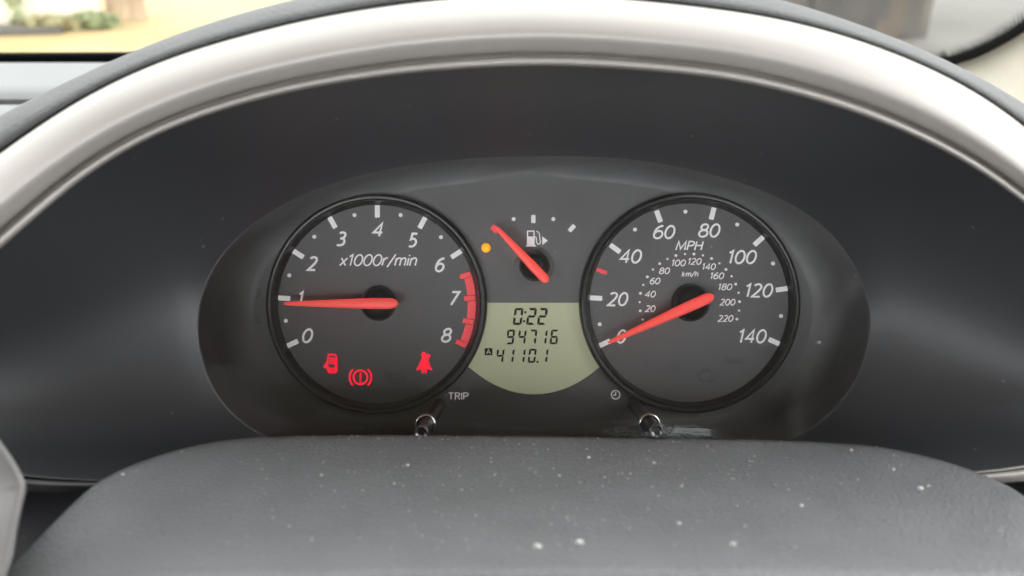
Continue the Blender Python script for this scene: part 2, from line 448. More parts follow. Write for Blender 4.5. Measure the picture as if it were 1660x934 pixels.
def rounded(w, h, r, n=4):
    out = []
    for cx, cy, a in ((w / 2 - r, h / 2 - r, 0), (-w / 2 + r, h / 2 - r, 90), (-w / 2 + r, -h / 2 + r, 180), (w / 2 - r, -h / 2 + r, 270)):
        out += [(cx + r * math.cos(R_(a + 90 * i / n)), cy + r * math.sin(R_(a + 90 * i / n))) for i in range(n + 1)]
    return out
def bar_mesh(name, w, h, material, r=1.0):
    m = MB().prism(rounded(w * K, h * K, r * K), -0.25, 0).mesh(name); m.materials.append(material); return m
def dot_mesh(name, r, material):
    m = MB().prism([(r * K * math.cos(2 * math.pi * j / 20), r * K * math.sin(2 * math.pi * j / 20)) for j in range(20)], -0.25, 0).mesh(name)
    m.materials.append(material); return m
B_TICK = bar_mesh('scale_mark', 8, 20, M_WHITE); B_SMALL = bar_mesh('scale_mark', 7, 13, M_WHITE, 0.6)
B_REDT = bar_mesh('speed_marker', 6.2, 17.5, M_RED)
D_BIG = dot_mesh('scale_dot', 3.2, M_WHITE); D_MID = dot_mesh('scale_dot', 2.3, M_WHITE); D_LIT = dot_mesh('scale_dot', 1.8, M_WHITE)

def gauge(name, label, c, parent):
    cc = P(*c)
    dial = part(name, MB().lathe([(0.0001, 0.45), (60 * K, 0.45), (120 * K, 0.45), (164 * K, 0.45)], 96, cc.x, cc.y), M_DIAL, parent, (cc.x, cc.y, 0), label)
    prof = [(178.5, 0.02), (178.2, 2.2), (177, 3.8), (174.5, 4.6), (171.5, 4.6), (169.5, 4.2), (168.4, 4.4), (167.5, 5.0), (166.6, 5.2), (165.7, 4.9), (165, 4.2), (163.6, 3.0), (161.5, 1.5), (160.5, 0.5)]
    part('bezel_ring', MB().lathe([(r * K, z) for r, z in prof], 128, cc.x, cc.y), M_BLACK, dial, (cc.x, cc.y, 0))
    return dial
def at_pol(c, r, deg, z=0.75):
    p = P(*c); return (p.x + r * K * math.cos(R_(deg)), p.y + r * K * math.sin(R_(deg)), z)
def needle(tip, tail, wt, ww, parent, w=12.0, material=M_NEEDLE):
    """flat-bottomed, softly ridged pointer; tip and tail are where the photograph shows them"""
    a, b = P(*tip, w), P(*tail, w)
    d = (b - a); L = d.length; d.normalize(); s = Vector((-d.y, d.x, 0))
    st = [(0.0, .25), (0.01, .8), (0.03, 1.0)]
    rows = []
    for t in [0, .015, .04] + [.1 + .075 * i for i in range(11)] + [.89, .93] + [.93 + .07 * math.sin(R_(a)) for a in (15, 30, 45, 60, 72, 82, 90)]:
        hw = (wt + (ww - wt) * min(1, t / 0.72) ** 0.85) / 2 * K
        if t > 0.93:
            k = (t - 0.93) / 0.07; hw *= math.sqrt(max(0.02, 1 - k * k))
        if t < 0.02: hw *= 0.6
        c = a + d * (L * t); h = min(0.5, hw * 0.5)
        rows.append([c + s * hw + Vector((0, 0, -1.4)), c + s * hw, c + s * (hw * 0.55) + Vector((0, 0, h * 0.45)), c + Vector((0, 0, h * 0.6)), c - s * (hw * 0.55) + Vector((0, 0, h * 0.45)), c - s * hw, c - s * hw + Vector((0, 0, -1.4))])
    mb = MB().grid(rows, smooth=True)
    mb.add(rows[-1], [tuple(range(7))]); mb.add(rows[0], [tuple(range(7))[::-1]])
    return part('needle', mb, material, parent)
def hub(px, py, r, parent, top=9.5):
    c = P(px, py)
    prof = [(r * 1.03, 0.40), (r * 1.0, 1.2), (r * 0.985, 3.0), (r * 0.95, 4.6), (r * 0.88, 6.1), (r * 0.77, 7.4), (r * 0.62, 8.4), (r * 0.43, 9.1), (r * 0.22, 9.4), (0.01, 9.5)]
    return part('hub_cap', MB().lathe([(a * K, z * top / 9.5) for a, z in prof], 64, c.x, c.y), M_GLOSS, parent, (c.x, c.y, 0.5))

# ---------------- tachometer
tach = gauge('tachometer', 'engine speed gauge with red arc from 6.5 to 8 and needle near 1', TC, cluster)
T_TICK = [(474.5, 557, 205.2), (461, 483.5, 176.4), (484, 412, 147.6), (539.5, 361, 118.8), (612, 343, 90), (685, 361.5, 61.2), (740, 412, 32.4)]
for x, y, a in T_TICK:
    p = P(x, y); copy_at(B_TICK, 'scale_mark', tach, (p.x, p.y, 0.75), R_(a - 90))
for x, y in ((464, 520), (469.5, 446.5), (510, 384), (575, 349), (649.7, 349), (715, 384.7)):
    p = P(x, y); copy_at(D_BIG, 'scale_dot', tach, (p.x, p.y, 0.75))
for s, x, y, w in (('0', 499.3, 544.3, 18.5), ('1', 489, 484, 9), ('2', 507, 427.5, 18), ('3', 553.5, 387.5, 17.5), ('4', 613, 373, 18), ('5', 670, 389.5, 17.5), ('6', 713.8, 429.5, 17.5), ('7', 738, 484, 17), ('8', 724, 543.5, 18.5)):
    text_at('numeral', s, x, y, 24.5, tach, w)
text_at('unit_lettering', 'x1000r/min', 613.3, 422, 20, tach, 127, weight=0.128, track=0.13)
# red zone
cT = P(*TC)
arc = MB(); a0, a1 = 205.2 - 28.8 * 6.5, 205.2 - 28.8 * 8
ro, ri, seg = 159.3 * K, 146.5 * K, 30
inn = [(cT.x + ri * math.cos(R_(a0 + (a1 - a0) * i / seg)), cT.y + ri * math.sin(R_(a0 + (a1 - a0) * i / seg))) for i in range(seg + 1)]
outr = [(cT.x + ro * math.cos(R_(a0 + (a1 - a0) * i / seg)), cT.y + ro * math.sin(R_(a0 + (a1 - a0) * i / seg))) for i in range(seg + 1)]
arc.add([(x, y, 0.70) for x, y in inn] + [(x, y, 0.70) for x, y in outr], [(i, i + 1, seg + 2 + i, seg + 1 + i) for i in range(seg)])
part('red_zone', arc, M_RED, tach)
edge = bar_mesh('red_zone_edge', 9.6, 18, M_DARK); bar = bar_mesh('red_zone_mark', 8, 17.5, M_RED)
for v in (6.5, 7, 7.5, 8):
    a = 205.2 - 28.8 * v
    if v in (7, 7.5): copy_at(edge, 'red_zone_edge', tach, at_pol(TC, 150.0, a, 0.80), R_(a - 90))
    else: copy_at(edge, 'red_zone_edge', tach, at_pol(TC, 149.5, a, 0.80), R_(a - 90))
    copy_at(bar, 'red_zone_mark', tach, at_pol(TC, 149.6, a, 0.90), R_(a - 90))
hub(613.5, 492, 28, tach)
needle((460, 492.3), (644.5, 492), 4.5, 16.5, tach)

# warning symbols
def strokes_part(name, strokes, px, py, t, material, parent, z=0.8, label=None):
    mb = MB()
    for i, k in enumerate(strokes):
        ribbon(mb, [(x * K, -y * K) for x, y in k], t * K, 0.012 * i)
    m = mb.mesh(name); m.materials.append(material)
    p = P(px, py); o = copy_at(m, name, parent, (p.x, p.y, z)); return tag(o, label)
def polys_part(name, polys, px, py, material, parent, z=0.8, label=None):
    mb = MB()
    for i, k in enumerate(polys):
        q = [(x * K, -y * K, 0.012 * i) for x, y in k]
        mb.add(q, [tuple(range(len(q)))])
    m = mb.mesh(name); m.materials.append(material)
    p = P(px, py); o = copy_at(m, name, parent, (p.x, p.y, z)); return tag(o, label)
def brake_strokes(r=11.2):
    return [ell(0, 0, r, r, 0, 360, 32), ell(0, 0, r + 6.3, r + 6.3, 132, 228, 14), ell(0, 0, r + 6.3, r + 6.3, -48, 48, 14)]
wl = strokes_part('warning_lamp', brake_strokes() + [[(0, -7.5), (0, 3.0)], [(0, 5.0), (0, 8.2)]], 584.8, 611.3, 2.8, M_LAMPRED, tach, label='lit red brake symbol, exclamation mark in a ring')
strokes_part('warning_lamp', [[(-4.5, -14), (6, -14), (8, -11), (8.5, 0), (8.5, 12), (6, 15), (-4, 15), (-6, 11), (-6.4, -2), (-5.6, -10), (-4.5, -14)], [(-3.5, -7.6), (6, -7.6)], [(-4, -3.4), (7, -3.4)], [(-4, 0), (6.5, 0)], [(-5, 8.2), (7, 8.2)], [(-4, 11.6), (6.5, 11.6)], [(6, -7), (6.6, 8)], [(-6.5, -3), (-12, 6), (-8.5, 7.2), (-6, 2)]], 538, 588.6, 2.3, M_LAMPRED, tach, label='lit red symbol of a car with an open door')
def person_icon():
    body = [(-2.5, -9), (4, -9), (7, -2), (10, 7), (13.5, 10.5), (11, 12.3), (8, 10.5), (5, 9), (4.5, 14), (3.5, 17), (1, 17), (0.8, 12.5), (-0.8, 12.5), (-1, 17), (-3.5, 17), (-4.5, 14), (-5, 9), (-8, 10.5), (-11, 12.3), (-13.5, 10.5), (-10, 7), (-6.5, -2)]
    return [ell(-0.8, -12.6, 4.4, 4.8, 0, 342, 18), body[::-1], [(3, -8), (5, -14.5), (10.5, -13), (8, -6.5), (5.5, -4)][::-1]]
polys_part('warning_lamp', person_icon(), 688, 588, M_LAMPRED, tach, label='lit red seat belt symbol, a seated person')
strokes_part('unlit_symbol', brake_strokes(9.5), 640, 612, 2.2, M_FAINT, tach)
text_at('unlit_symbol', 'ABS', 640, 612, 8, tach, 14, M_FAINT, slant=0)

# ---------------- speedometer
spd = gauge('speedometer', 'road speed gauge in miles per hour with needle at zero', SC, cluster)
S_TICK = [(980, 556.5, 205.2), (966, 483.3, 177), (997, 403, 143.5), (1067.2, 351, 110), (1154.6, 346.5, 75.6), (1229.5, 390.8, 42), (1267, 469, 8.5), (1254.5, 554, -24.5)]
for x, y, a in S_TICK:
    p = P(x, y); copy_at(B_TICK, 'scale_mark', spd, (p.x, p.y, 0.75), R_(a - 90))
for x, y in ((972, 525.6), (1029, 372.3), (1110.7, 343.4), (1194.5, 364.2), (1252.5, 427.3), (1265.5, 512.3)):
    p = P(x, y); copy_at(D_BIG, 'scale_dot', spd, (p.x, p.y, 0.75))
p = P(975.2, 439.8); copy_at(B_REDT, 'speed_marker', spd, (p.x, p.y, 0.75), R_(160 - 90))
for s, x, y, w in (('0', 1007.5, 545.5, 16.5), ('20', 1001, 485, 35), ('40', 1022.3, 416, 36.5), ('60', 1076.3, 376.5, 36.5), ('80', 1149.2, 374, 36.5), ('100', 1203.5, 417, 46), ('120', 1230.7, 471, 44.5), ('140', 1220, 545.2, 45)):
    text_at('numeral', s, x, y, 23.5, spd, w, weight=0.14)
text_at('unit_lettering', 'MPH', 1117.2, 398.6, 16.3, spd, 47, weight=0.15)
text_at('unit_lettering', 'km/h', 1118, 444.3, 9.2, spd, 27.5, weight=0.16)
for s, x, y, w in (('20', 1053.8, 500.5, 17.5), ('40', 1054, 477, 18), ('60', 1061.5, 455.7, 17.5), ('80', 1076.7, 439.2, 18), ('100', 1100, 426.5, 23), ('120', 1126, 424, 22), ('140', 1149, 432.5, 22), ('160', 1162.3, 447.3, 22.5), ('180', 1175.3, 465.2, 22.5), ('200', 1178.8, 490, 26), ('220', 1175.5, 516.3, 26)):
    text_at('small_numeral', s, x, y, 11.2, spd, w, weight=0.155)
sd = [(1041.5, 518), (1037.6, 504), (1036.7, 490), (1038, 475.5), (1042.4, 462), (1049, 449), (1058, 437), (1069, 427.5), (1081.6, 420), (1095.3, 414.5), (1110, 412), (1124.4, 412), (1139, 414.3), (1153, 419.3), (1165.6, 427), (1176.3, 437), (1185.5, 448), (1192, 460.7), (1196.6, 474.7), (1198.2, 489), (1197.5, 503.5), (1194, 517.4)]
for i, (x, y) in enumerate(sd):
    p = P(x, y); copy_at(D_MID if i % 2 else D_LIT, 'scale_dot', spd, (p.x, p.y, 0.75))
hub(1119, 490.5, 30, spd)
needle((986, 556), (1157, 479.5), 4.5, 16.5, spd)
# faint unlit symbols
eng = [[(-14, -4), (-8, -4), (-6, -9), (5, -9), (8, -4), (13, -4), (13, 7), (6, 9), (-7, 9), (-10, 4), (-14, 4), (-14, -4)], [(-4, -13), (4, -13)]]
strokes_part('unlit_symbol', eng, 1144, 609, 2.2, M_FAINT, spd)
strokes_part('unlit_symbol', [[(-12, 0), (-3, -2), (4, 2), (13, -1)], [(-8, -4), (9, -4)]], 1091, 598, 2.0, M_FAINT, spd)
strokes_part('unlit_symbol', [[(-14, -3), (15, -3), (15, 4), (-14, 4), (-14, -3)], [(-9, 0), (9, 1)]], 1190, 584, 2.0, M_FAINT, spd)
strokes_part('unlit_symbol', [[(-7, 2), (7, 2)], [(0, -5), (0, 6)]], 1048, 587, 2.0, M_FAINT, spd)

# ---------------- fuel gauge
cF = P(866, 431)
fuel = part('fuel_gauge', MB().lathe([(0.01, 0.35), (31 * K, 0.35), (32 * K, 0.02)], 48, cF.x, cF.y), M_FACE, cluster, (cF.x, cF.y, 0), 'small fuel gauge without a ring, needle at empty')
p = P(864.6, 355.2); copy_at(B_SMALL, 'scale_mark', fuel, (p.x, p.y, 0.3), 0)
p = P(927, 370.2); copy_at(B_SMALL, 'scale_mark', fuel, (p.x, p.y, 0.3), R_(-42))
m = bar_mesh('empty_mark', 9.5, 13, M_RED, 0.6); p = P(802.5, 371.5); copy_at(m, 'empty_mark', fuel, (p.x, p.y, 0.3), R_(-45 + 90))
for x in (832.6, 897): p = P(x, 355.3); copy_at(D_BIG, 'scale_dot', fuel, (p.x, p.y, 0.3))
pump = MB()
def pp(pts): return [((x - 864) * K, -(y - 387) * K) for x, y in pts]
ribbon(pump, pp([(855.2, 385), (855.2, 374.8), (865.6, 374.8), (865.6, 385)]), 1.9 * K, 0.0)
pump.add([(x, y, 0.012) for x, y in pp([(854.2, 383.5), (866.7, 383.5), (866.7, 398), (854.2, 398)])], [(3, 2, 1, 0)])
pump.add([(x, y, 0.024) for x, y in pp([(852.6, 397.6), (869, 397.6), (869, 399.8), (852.6, 399.8)])], [(3, 2, 1, 0)])
ribbon(pump, pp(cr([(866.5, 384.3), (869, 385), (869.6, 390), (870.6, 394.5), (873, 396), (875.5, 394.5), (876, 391), (875, 386), (874.6, 381), (873.5, 377.5), (869.5, 374.8)])), 1.5 * K, 0.036)
pump.add([(x, y, 0.048) for x, y in pp([(879, 383.4), (888, 390.3), (879, 397.6)])], [(2, 1, 0)])
mm_ = pump.mesh('fuel_pump_symbol'); mm_.materials.append(M_WHITE); p = P(864, 387); copy_at(mm_, 'fuel_pump_symbol', fuel, (p.x, p.y, 0.3))
pm = MB().lathe([(7.4 * K, -0.25), (7.3 * K, 0.1), (6.0 * K, 0.35), (3 * K, 0.5), (0.01, 0.52)], 24).mesh('low_fuel_lamp'); pm.materials.append(M_AMBER)
p = P(787.8, 402); tag(copy_at(pm, 'low_fuel_lamp', fuel, (p.x, p.y, 0.2)), 'glowing amber low fuel lamp')
hub(866.5, 431.5, 24, fuel, 8.5)
needle((803.5, 367.5), (888, 457), 5.5, 14.5, fuel, 10.5)

# ---------------- lcd
lcdm = MB(); lcdm.add([(x, y, -1.6) for x, y in lcd_outline(1.2)], [tuple(range(len(lcd_poly)))[::-1]])
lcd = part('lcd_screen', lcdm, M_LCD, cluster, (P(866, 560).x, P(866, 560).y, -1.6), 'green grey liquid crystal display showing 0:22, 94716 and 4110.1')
edge = MB()
edge.grid([[(x, y, -1.7) for x, y in lcd_poly], [(x, y, -0.05) for x, y in lcd_poly]], closed=True, smooth=False)
part('lcd_frame', edge, M_DARK, cluster)
SEG = {'0': 'abcdef', '1': 'bc', '2': 'abged', '4': 'fgbc', '6': 'afgedc', '7': 'abc', '9': 'abcdfg'}
def seg_digit(d, w, h, t, slant=0.13):
    g = 0.035 * h; mb = MB(); H2 = h / 2
    def put(q): mb.add([(x + slant * y, y, 0) for x, y in q], [tuple(range(len(q)))])
    def hz(y, inner):   # horizontal
        a = t * 0.55
        if inner == 0: put([(-w / 2 + g + t * .5, y - t / 2), (w / 2 - g - t * .5, y - t / 2), (w / 2 - g, y), (w / 2 - g - t * .5, y + t / 2), (-w / 2 + g + t * .5, y + t / 2), (-w / 2 + g, y)])
        elif inner > 0: put([(-w / 2 + g + t * .9, y - t), (w / 2 - g - t * .9, y - t), (w / 2 - g, y), (-w / 2 + g, y)])
        else: put([(-w / 2 + g, y), (w / 2 - g, y), (w / 2 - g - t * .9, y + t), (-w / 2 + g + t * .9, y + t)])
    def vt(sx, y0, y1):
        x = sx * w / 2
        if sx > 0: put([(x - t, y0 + t * .6), (x, y0), (x, y1), (x - t, y1 - t * .6)])
        else: put([(x, y0), (x + t, y0 + t * .6), (x + t, y1 - t * .6), (x, y1)])
    for s in SEG[d]:
        if s == 'a': hz(H2, 1)
        if s == 'd': hz(-H2, -1)
        if s == 'g': hz(0, 0)
        if s == 'b': vt(1, g, H2 - g)
        if s == 'c': vt(1, -H2 + g, -g)
        if s == 'f': vt(-1, g, H2 - g)
        if s == 'e': vt(-1, -H2 + g, -g)
    return mb
def lcd_digits(row, y, w, h, t):
    for ch, x in row:
        m = seg_digit(ch, w * K, h * K, t * K).mesh('lcd_digit'); m.materials.append(M_LCDINK)
        p = P(x, y); copy_at(m, 'lcd_digit', lcd, (p.x, p.y, -1.15))
lcd_digits([('0', 840), ('2', 861.7), ('2', 879.5)], 513.3, 14.5, 27.5, 3.8)
lcd_digits([('9', 827.5), ('4', 846.3), ('7', 863.6), ('1', 880.5), ('6', 898.7)], 546.6, 12.6, 24, 3.3)
lcd_digits([('4', 810.6), ('1', 827), ('1', 845), ('0', 862.8), ('1', 882)], 577.2, 12.2, 23, 3.2)
sq = MB()
for x, y, r in ((851.8, 506.5, 1.7), (849.6, 521, 1.7), (871.6, 587.2, 1.6)):
    p = P(x, y) - P(866, 560); sq.add([(p.x - r * K, p.y - r * K, 0), (p.x + r * K, p.y - r * K, 0), (p.x + r * K, p.y + r * K, 0), (p.x - r * K, p.y + r * K, 0)], [(0, 1, 2, 3)])
m = sq.mesh('lcd_points'); m.materials.append(M_LCDINK); p = P(866, 560); copy_at(m, 'lcd_point', lcd, (p.x, p.y, -1.45))
m = bar_mesh('trip_badge', 12.5, 11.5, M_LCDINK, 0.3); p = P(791.8, 570.6); bd = copy_at(m, 'trip_badge', lcd, (p.x, p.y, -1.40))
text_at('trip_letter', 'A', 791.8, 570.6, 8.6, lcd, 8, M_LCD, z=-1.36, slant=0.0, weight=0.15)

# ---------------- face lettering, clock sign, side symbols
text_at('trip_lettering', 'TRIP', 743, 642.3, 12.4, cluster, 33.5, z=0.05, slant=0, weight=0.15, track=0.16)
strokes_part('clock_symbol', [ell(0, 0, 6.9, 6.9, 0, 360, 28), [(0, -4.6), (0, 0.6), (-4, 0.6)]], 998, 640, 1.7, M_WHITE, cluster, z=0.05)
strokes_part('unlit_symbol', [[(-9, -6), (9, -6), (9, 6), (-9, 6), (-9, -6)], [(-6, 0), (6, 0)]], 411, 476, 2.4, M_FAINT, cluster, z=0.05)
strokes_part('unlit_symbol', [[(-11, 0), (-5, -4), (4, -4), (11, 0), (11, 5), (-11, 5), (-11, 0)]], 410, 519, 2.4, M_FAINT, cluster, z=0.05)
strokes_part('unlit_symbol', [[(-6, -4), (6, -4)], [(-6, 4), (6, 4)], [(0, -6), (0, 8)]], 421, 417, 2.2, M_FAINT, cluster, z=0.05)

# ---------------- reset knobs
def knob(hole, collar, tip, r, rc, label):
    a, b = P(*hole, 0), P(*tip, 64)
    k = part('reset_knob', MB().tube(a + Vector((0, 0, -3)), b, r * K * 0.90, r * K * 0.80, 32, True), M_STEM, cluster, None, label)
    d = (b - a).normalized(); c = P(*collar, rim_w(690))
    t = d.orthogonal().normalized(); q = d.cross(t)
    rows = []
    for i in range(13):
        an = 2 * math.pi * i / 12; rr = rc * K * 0.84 + 0.62 * math.cos(an)
        rows.append([c + d * (0.9 * math.sin(an)) + t * (rr * math.cos(2 * math.pi * j / 40)) + q * (rr * math.sin(2 * math.pi * j / 40)) for j in range(40)])
    part('collar', MB().grid(rows, closed=True), M_CHROME, cluster)
    # dark sleeve behind the bright collar, and the bright edge of the knob's end
    rs = rc * K * 0.80
    sl = MB().grid([[c - d * z + t * (rs * math.cos(2 * math.pi * j / 40)) + q * (rs * math.sin(2 * math.pi * j / 40)) for j in range(40)] for z in (0, 9)], closed=True)
    part('sleeve', sl, M_STEM, cluster)
    rows = []
    for rr, z in ((0.80, -2.2), (0.84, -0.4), (0.80, 0.25), (0.72, 0.35), (0.66, 0.1), (0.5, -0.35), (0.25, -0.6), (0.01, -0.7)):
        rows.append([b + d * (z + 0.45) + t * (rr * r * K * math.cos(2 * math.pi * j / 40)) + q * (rr * r * K * math.sin(2 * math.pi * j / 40)) for j in range(40)])
    part('end_cap', MB().grid(rows, closed=True), mat_cap, k)
mat_cap = mat('knob end satin', (0.16, 0.155, 0.15), 0.25, metal=0.7, var=0.2, vscale=300)
knob((712, 656), (690, 687), (683, 701), 11.5, 15, 'left reset knob, under the trip lettering')
knob((1029, 657), (1053, 687), (1064, 699), 11.5, 16, 'right reset knob, under the clock sign')

# ---------------- clear lens over everything
rows = []
cl = P(866, 500, 46)
for t in (1.0, 0.97, 0.9, 0.75, 0.55, 0.35, 0.15, 0.002):
    rows.append([Vector((cl.x + (p.x - cl.x) * t * 0.998, cl.y + (p.y - cl.y) * t * 0.998, (p.z - 1.5) * t + cl.z * (1 - t) - 5.0 * (1 - t * t))) for p in rim3])
def lens_w(px, py): return rim_w(py) - 2
part('clear_lens', MB().grid(rows, closed=True), M_LENS, cluster)
# scratches and dust on the lens beside the right knob
sc = MB()
rnd = random.Random(3)
for i in range(46):
    x, y = 1080 + rnd.random() * 70, 692 + rnd.random() * 13
    if i < 18: x, y, L = 1088 + rnd.random() * 10, 694 + rnd.random() * 8, 40 + rnd.random() * 28
    else: L = 6 + rnd.random() * 16
    a = R_(-6 + rnd.random() * 8) if i < 18 else R_(rnd.random() * 90 - 60)
    pts = [(P(x + L * t * math.cos(a), y - L * t * math.sin(a) + rnd.random() * .5, 47).x, P(x + L * t * math.cos(a), y - L * t * math.sin(a), 47).y) for t in (0, .3, .6, 1)]
    ribbon(sc, pts, (0.10 + rnd.random() * 0.16), 47.2 + 0.01 * i)
for i in range(90):
    x, y = 1075 - 60 * rnd.random() ** 2 + 30 * rnd.random(), 690 + rnd.random() * 16
    a = rnd.random() * 3.1; L = 3 + rnd.random() * 7
    pts = [(P(x + L * t * math.cos(a), y - L * t * math.sin(a), 47).x, P(x + L * t * math.cos(a), y - L * t * math.sin(a), 47).y) for t in (0, .5, 1)]
    ribbon(sc, pts, 0.07 + rnd.random() * 0.12, 47.6 + 0.01 * i)
for i in range(420):
    sgn = -1 if i % 5 < 2 else 1
    x = 1056 + sgn * (10 + abs(rnd.gauss(0, 34 if sgn < 0 else 44))); y = 699 + rnd.gauss(0, 6)
    if y > 712: continue
    L = 2 + rnd.random() * 9; a = R_(rnd.gauss(-4, 22))
    pts = [(P(x + L * t * math.cos(a), y - L * t * math.sin(a), 47).x, P(x + L * t * math.cos(a), y - L * t * math.sin(a), 47).y) for t in (0, .5, 1)]
    ribbon(sc, pts, 0.03 + rnd.random() * 0.08, 48.0 + 0.004 * i)
M_SCR = bpy.data.materials.new('scuffed plastic'); M_SCR.use_nodes = True
b_ = M_SCR.node_tree.nodes['Principled BSDF']; b_.inputs['Base Color'].default_value = (0.55, 0.6, 0.62, 1); b_.inputs['Alpha'].default_value = 0.7; b_.inputs['Roughness'].default_value = 0.5
part('scuff_mark', sc, M_SCR, cluster, kind='stuff')
def specks(spots, rmin, rmax, seed):
    mb = MB(); r_ = random.Random(seed)
    for p in spots:
        r = rmin + (rmax - rmin) * r_.random() ** 3
        vs = [p + Vector((r * math.cos(a), r * math.sin(a) * (0.7 + 0.3 * r_.random()), 0)) for a in (0, 1.05, 2.1, 3.14, 4.2, 5.24)] + [p + Vector((0, 0, r * 0.7)), p - Vector((0, 0, r * 0.5))]
        mb.add(vs, [(i, (i + 1) % 6, 6) for i in range(6)] + [((i + 1) % 6, i, 7) for i in range(6)], True)
    return mb
ls = []
for i in range(70):
    x, y = rnd.uniform(340, 1400), rnd.uniform(300, 712) if i % 3 else rnd.uniform(640, 712)
    ls.append(P(x, y, rim_w(y) + 1))
part('dust', specks(ls, 0.10, 0.32, 2), M_DUST, cluster, kind='stuff')
part('dust_speck', specks([P(1327, 554.5, 40)], 1.6, 1.6, 1), mat('grey speck', (0.22, 0.22, 0.22), 0.6), cluster)

# ================================================================== HOOD OVER THE CLUSTER
hood = thing('instrument_hood', 'grey grained instrument hood with a broad silver inner bezel arching over the gauges', 'dashboard hood', P(866, 20, 60))
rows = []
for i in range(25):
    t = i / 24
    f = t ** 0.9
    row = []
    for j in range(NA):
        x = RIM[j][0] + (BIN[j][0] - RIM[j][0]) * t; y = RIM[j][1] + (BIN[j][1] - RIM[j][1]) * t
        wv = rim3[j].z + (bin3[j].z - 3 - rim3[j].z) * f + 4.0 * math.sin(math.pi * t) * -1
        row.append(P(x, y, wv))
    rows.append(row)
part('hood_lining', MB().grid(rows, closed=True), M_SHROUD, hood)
prof = [(0.0, -9), (0.01, -4), (0.03, -1.8), (0.07, -0.4), (0.15, 1.0), (0.30, 3.0), (0.45, 4.2), (0.54, 4.4), (0.60, 4.0), (0.66, 2.7), (0.72, 1.0), (0.78, -0.8), (0.81, -2.2), (0.825, -5), (0.84, -8), (0.862, -8), (0.868, -3), (0.885, -0.4), (0.92, 0.8), (0.96, 0.4), (0.985, -1.0), (1.0, -3.5)]
rows = []
for t, dw in prof:
    row = []
    for j in range(NA):
        gap = math.hypot(BOUT[j][0] - BIN[j][0], BOUT[j][1] - BIN[j][1]); sc_ = min(1, gap / 95)
        row.append(P(BOUT[j][0] + (BIN[j][0] - BOUT[j][0]) * t, BOUT[j][1] + (BIN[j][1] - BOUT[j][1]) * t, bin3[j].z + dw * sc_))
    rows.append(row)
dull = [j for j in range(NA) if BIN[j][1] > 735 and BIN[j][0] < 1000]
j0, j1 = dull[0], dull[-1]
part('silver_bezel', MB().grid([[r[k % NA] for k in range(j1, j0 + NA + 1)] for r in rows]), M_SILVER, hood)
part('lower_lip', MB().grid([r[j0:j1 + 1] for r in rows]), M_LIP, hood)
rows = []
js = [j for j in range(NA) if RIM[j][1] < 520 or True]
up = [j for j in range(-18, NA // 2 + 19)]
for t, dw in ((-0.10, -16), (-0.01, -10), (0.03, -6.5), (0.12, -4), (0.3, -4), (0.5, -8), (0.7, -14), (0.86, -22), (0.95, -29), (1.0, -36)):
    rows.append([P(BOUT[j % NA][0] + (HOOD[j % NA][0] - BOUT[j % NA][0]) * t, BOUT[j % NA][1] + (HOOD[j % NA][1] - BOUT[j % NA][1]) * t, bin3[j % NA].z + dw) for j in up])
last = rows[-1]
for dv, ww in ((0.5, 24), (3, 0), (10, -40), (24, -90), (50, -150)):
    rows.append([Vector((p.x * (1 - max(0, -ww) / 2500), p.y - dv, min(p.z, ww) if ww < 24 else p.z - 14)) for p in last])
part('hood_skin', MB().grid(rows), M_HOOD, hood)

# ================================================================== STEERING COLUMN COVER
cover = thing('steering_column_cover', 'dusty grey grained steering column cover below the gauges', 'steering column cover', P(866, 800, 110))
def spline1(pts, xs):
    out = []
    q = sorted(pts)
    for x in xs:
        for i in range(len(q) - 1):
            if q[i][0] <= x <= q[i + 1][0]:
                t = (x - q[i][0]) / (q[i + 1][0] - q[i][0]); out.append(tuple(q[i][k] + (q[i + 1][k] - q[i][k]) * t for k in range(1, len(q[0])))); break
    return out
BK = [(-90, 1010, 168), (-40, 968, 162), (0, 930, 156), (30, 903, 150), (65, 866, 142), (100, 830, 133), (130, 800, 125), (160, 776, 117), (195, 758, 109), (230, 744, 102), (265, 732, 96), (300, 722, 91), (350, 712, 86), (400, 706.5, 82), (500, 703, 77), (640, 702.5, 74),
      (866, 705, 73), (1050, 708, 73), (1200, 709.5, 75), (1300, 712, 78), (1400, 718, 83), (1450, 725, 87), (1500, 736, 93), (1540, 747, 99), (1570, 757, 104), (1620, 776, 112), (1660, 799, 122), (1710, 840, 135), (1760, 890, 150), (1810, 945, 168)]
xs = [-88 + 1896 * i / 160 for i in range(161)]
bk = spline1(BK, xs)
for _ in range(3):
    bk = [bk[0]] + [tuple((bk[i - 1][k] + 2 * bk[i][k] + bk[i + 1][k]) / 4 for k in (0, 1)) for i in range(1, len(bk) - 1)] + [bk[-1]]
def front(x): return (x * 0.94 + 52, 921 + 0.00002 * (x - 866) ** 2 * (1.6 if x < 866 else 0.6), 180)
rows = []
nt = 30
below = [Vector((P(x, y, w).x * 0.99, P(x, y, w).y - 16, w - 6)) for x, (y, w) in zip(xs, bk)]
mid = [Vector((P(x, y, w).x * 0.998, P(x, y, w).y - 3, w - 2.2)) for x, (y, w) in zip(xs, bk)]
rows += [below, mid]
for i in range(nt + 1):
    t = i / nt
    row = []
    for x, (y, w) in zip(xs, bk):
        a = P(x, y, w); fx, fy, fw = front(x); b = P(fx, fy, fw)
        p = a.lerp(b, t)
        p.y -= 5.5 * min(1, (b - a).length / 90) ** 2 * math.sin(math.pi * min(1, t * 1.02)) * (1 - 0.3 * t)
        if t < 0.06: p.y -= 0.8 * (1 - t / 0.06) ** 2
        row.append(p)
    rows.append(row)
lastr = rows[-1]
